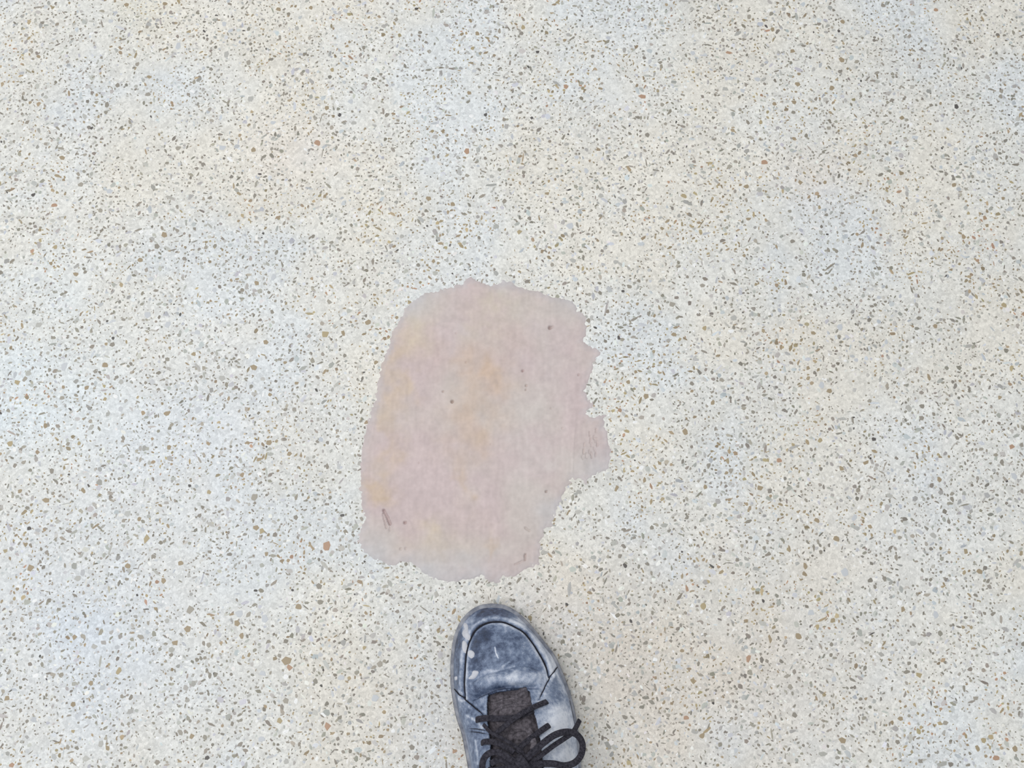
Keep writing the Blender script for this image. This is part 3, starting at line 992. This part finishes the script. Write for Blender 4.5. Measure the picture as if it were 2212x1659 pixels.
slab('outsole', [ring(0.0035, 0.0, 1), ring(0.0006, 0.0012, 1), ring(0.0002, 0.004, 1), ring(0.0006, 0.0066, 0.9), ring(0.004, 0.0072, 0.9)], mout.m, shoe)
slab('midsole', [ring(0.003, 0.0066, 0.8), ring(0.0014, 0.0078, 0.8), ring(0.0011, 0.013, 0.6), ring(0.0011, 0.019, 0.4), ring(0.0019, 0.0208, 0.4), ring(0.0045, 0.0212, 0.4)], msole.m, shoe)
slab('insole', [ring(0.006, 0.0208, 0), ring(0.006, 0.0235, 0)], mlin.m, shoe)

# --- laces
def ribbon(name, ctrl, w=0.0046, th=0.0017, n=70, ups=None, mat=None):
    """flat woven lace swept along ctrl (3-D points); ups: normals per control point"""
    C_ = np.asarray(ctrl, float)
    U_ = np.asarray(ups, float) if ups is not None else np.tile([0, 0, 1.0], (len(C_), 1))
    P = spline(C_, n)
    # carry the normals along by arc length
    sc = np.concatenate([[0], np.cumsum(np.linalg.norm(np.diff(C_, axis=0), axis=1))])
    sp = np.linspace(0, sc[-1], n)
    U2 = np.stack([np.interp(sp, sc, U_[:, k]) for k in range(3)], -1)
    t = np.gradient(P, axis=0)
    t /= np.linalg.norm(t, axis=1)[:, None]
    s_ = np.cross(t, U2)
    s_ /= np.linalg.norm(s_, axis=1)[:, None]
    u_ = np.cross(s_, t)
    k = 14
    a_ = np.linspace(0, 2 * math.pi, k, endpoint=False)
    ca, sa = np.cos(a_), np.sin(a_)
    ex_ = np.sign(ca) * np.abs(ca) ** 0.7 * w / 2
    ey_ = np.sign(sa) * np.abs(sa) ** 0.7 * th / 2
    R_ = P[:, None] + ex_[None, :, None] * s_[:, None] + ey_[None, :, None] * u_[:, None]
    V_ = np.concatenate([R_.reshape(-1, 3), P[:1], P[-1:]])
    i_ = np.arange(n * k).reshape(n, k)
    F_ = np.stack([i_[:-1], np.roll(i_[:-1], -1, 1), np.roll(i_[1:], -1, 1), i_[1:]], -1).reshape(-1, 4)
    F3 = np.concatenate([F_[:, [0, 1, 2]], F_[:, [0, 2, 3]]])
    j = np.arange(k)
    F3 = np.concatenate([F3, np.stack([np.full(k, n * k), (j + 1) % k, j], -1), np.stack([np.full(k, n * k + 1), (n - 1) * k + j, (n - 1) * k + (j + 1) % k], -1)])
    return add(name, mesh_np(name, V_, F3), (mat or mdark).m, shoe)


def on(*pts):
    """control points given as (px, py, lift over the leather)"""
    c, n_ = [], []
    for p in pts:
        q, m_ = surf(p[0], p[1], p[2])
        c.append(q)
        n_.append(m_)
    return c, n_


def lace(*pts, w=0.0046, th=0.0017):
    c, n_ = on(*pts)
    return ribbon('lace_strand', c, w, th, ups=n_)


lace((1026, 1556, -0.005), (1034, 1555, 0.0010), (1052, 1553, 0.0016), (1080, 1553, 0.0008), (1112, 1551, 0.0002), (1142, 1540, 0.0006), (1150, 1536, 0.0002), w=0.0052)
lace((1184, 1513, -0.005), (1177, 1519, 0.0012), (1160, 1527, 0.0022), (1135, 1541, 0.0034), (1108, 1560, 0.0034), (1085, 1578, 0.002), (1066, 1592, 0.0004), w=0.0046)
lace((1190, 1565, -0.005), (1182, 1570, 0.0012), (1168, 1581, 0.0022), (1150, 1596, 0.0030), (1128, 1616, 0.0034), (1118, 1632, 0.004), w=0.0048)
lace((1046, 1566, 0.0), (1062, 1582, 0.0018), (1080, 1594, 0.0026), (1100, 1607, 0.0036), (1118, 1622, 0.0048), (1134, 1640, 0.0055), w=0.0030)
lace((1040, 1606, -0.001), (1052, 1604, 0.0022), (1072, 1606, 0.0026), (1094, 1618, 0.0036), (1112, 1632, 0.0045), w=0.0048)
# grey lace end standing in the throat
c, n_ = on((1140, 1578, 0.001), (1146, 1592, 0.0025), (1151, 1612, 0.0035), (1150, 1624, 0.0035))
ribbon('lace_tail', c, 0.0052, 0.0016, ups=n_, mat=mton)


def up3(px, py, z):
    return on_plane(px, py, z)


ZK = surf(1130, 1645, 0.0)[0][2]
# right bow loop, standing a little off the leather and reaching past the edge of the shoe
pts = [up3(1128, 1648, ZK + 0.008), up3(1150, 1626, ZK + 0.009), up3(1175, 1604, ZK + 0.007), up3(1200, 1587, ZK + 0.001), up3(1226, 1581, ZK - 0.008), up3(1247, 1588, ZK - 0.015),
       up3(1258, 1606, ZK - 0.018), up3(1256, 1629, ZK - 0.016), up3(1242, 1647, ZK - 0.010), up3(1220, 1654, ZK - 0.004), up3(1195, 1650, ZK + 0.002), up3(1168, 1650, ZK + 0.006), up3(1140, 1656, ZK + 0.008)]
ribbon('bow_loop', pts, 0.0054, 0.0026, 120, ups=[(0.25, 0.1, 1)] * 13)
# strand inside the loop
pts = [up3(1136, 1656, ZK + 0.007), up3(1165, 1634, ZK + 0.005), up3(1194, 1612, ZK - 0.001), up3(1218, 1596, ZK - 0.007), up3(1236, 1583, ZK - 0.013), up3(1246, 1568, ZK - 0.022), up3(1252, 1556, ZK - 0.030)]
ribbon('lace_tail', pts, 0.0042, 0.0018, 70, ups=[(0.3, 0.1, 1)] * 7)
# left bow loop, folded back over the tongue
pts = [up3(1118, 1650, ZK + 0.008), up3(1100, 1638, ZK + 0.009), up3(1080, 1626, ZK + 0.008), up3(1060, 1626, ZK + 0.006), up3(1046, 1638, ZK + 0.004), up3(1042, 1660, ZK + 0.004),
       up3(1052, 1690, ZK + 0.006), up3(1080, 1694, ZK + 0.009), up3(1105, 1680, ZK + 0.010), up3(1122, 1664, ZK + 0.010)]
ribbon('bow_loop', pts, 0.0052, 0.0024, 110, ups=[(-0.2, 0.1, 1)] * 10)
for pts_, w_ in (([(1060, 1650, .004), (1080, 1640, .005), (1100, 1650, .006), (1118, 1660, .008)], 0.005), ([(1055, 1664, .003), (1085, 1662, .006), (1120, 1654, .009)], 0.005)):
    ribbon('lace_strand', [up3(a_, b_, ZK + c_) for a_, b_, c_ in pts_], w_, 0.0018, 50)
# knot: a short fat wrap
pts = [up3(1117, 1636, ZK + 0.005), up3(1122, 1642, ZK + 0.011), up3(1132, 1655, ZK + 0.013), up3(1140, 1668, ZK + 0.011), up3(1144, 1674, ZK + 0.005)]
ribbon('lace_knot', pts, 0.0085, 0.0036, 50, ups=[(0, 0, 1)] * 5)
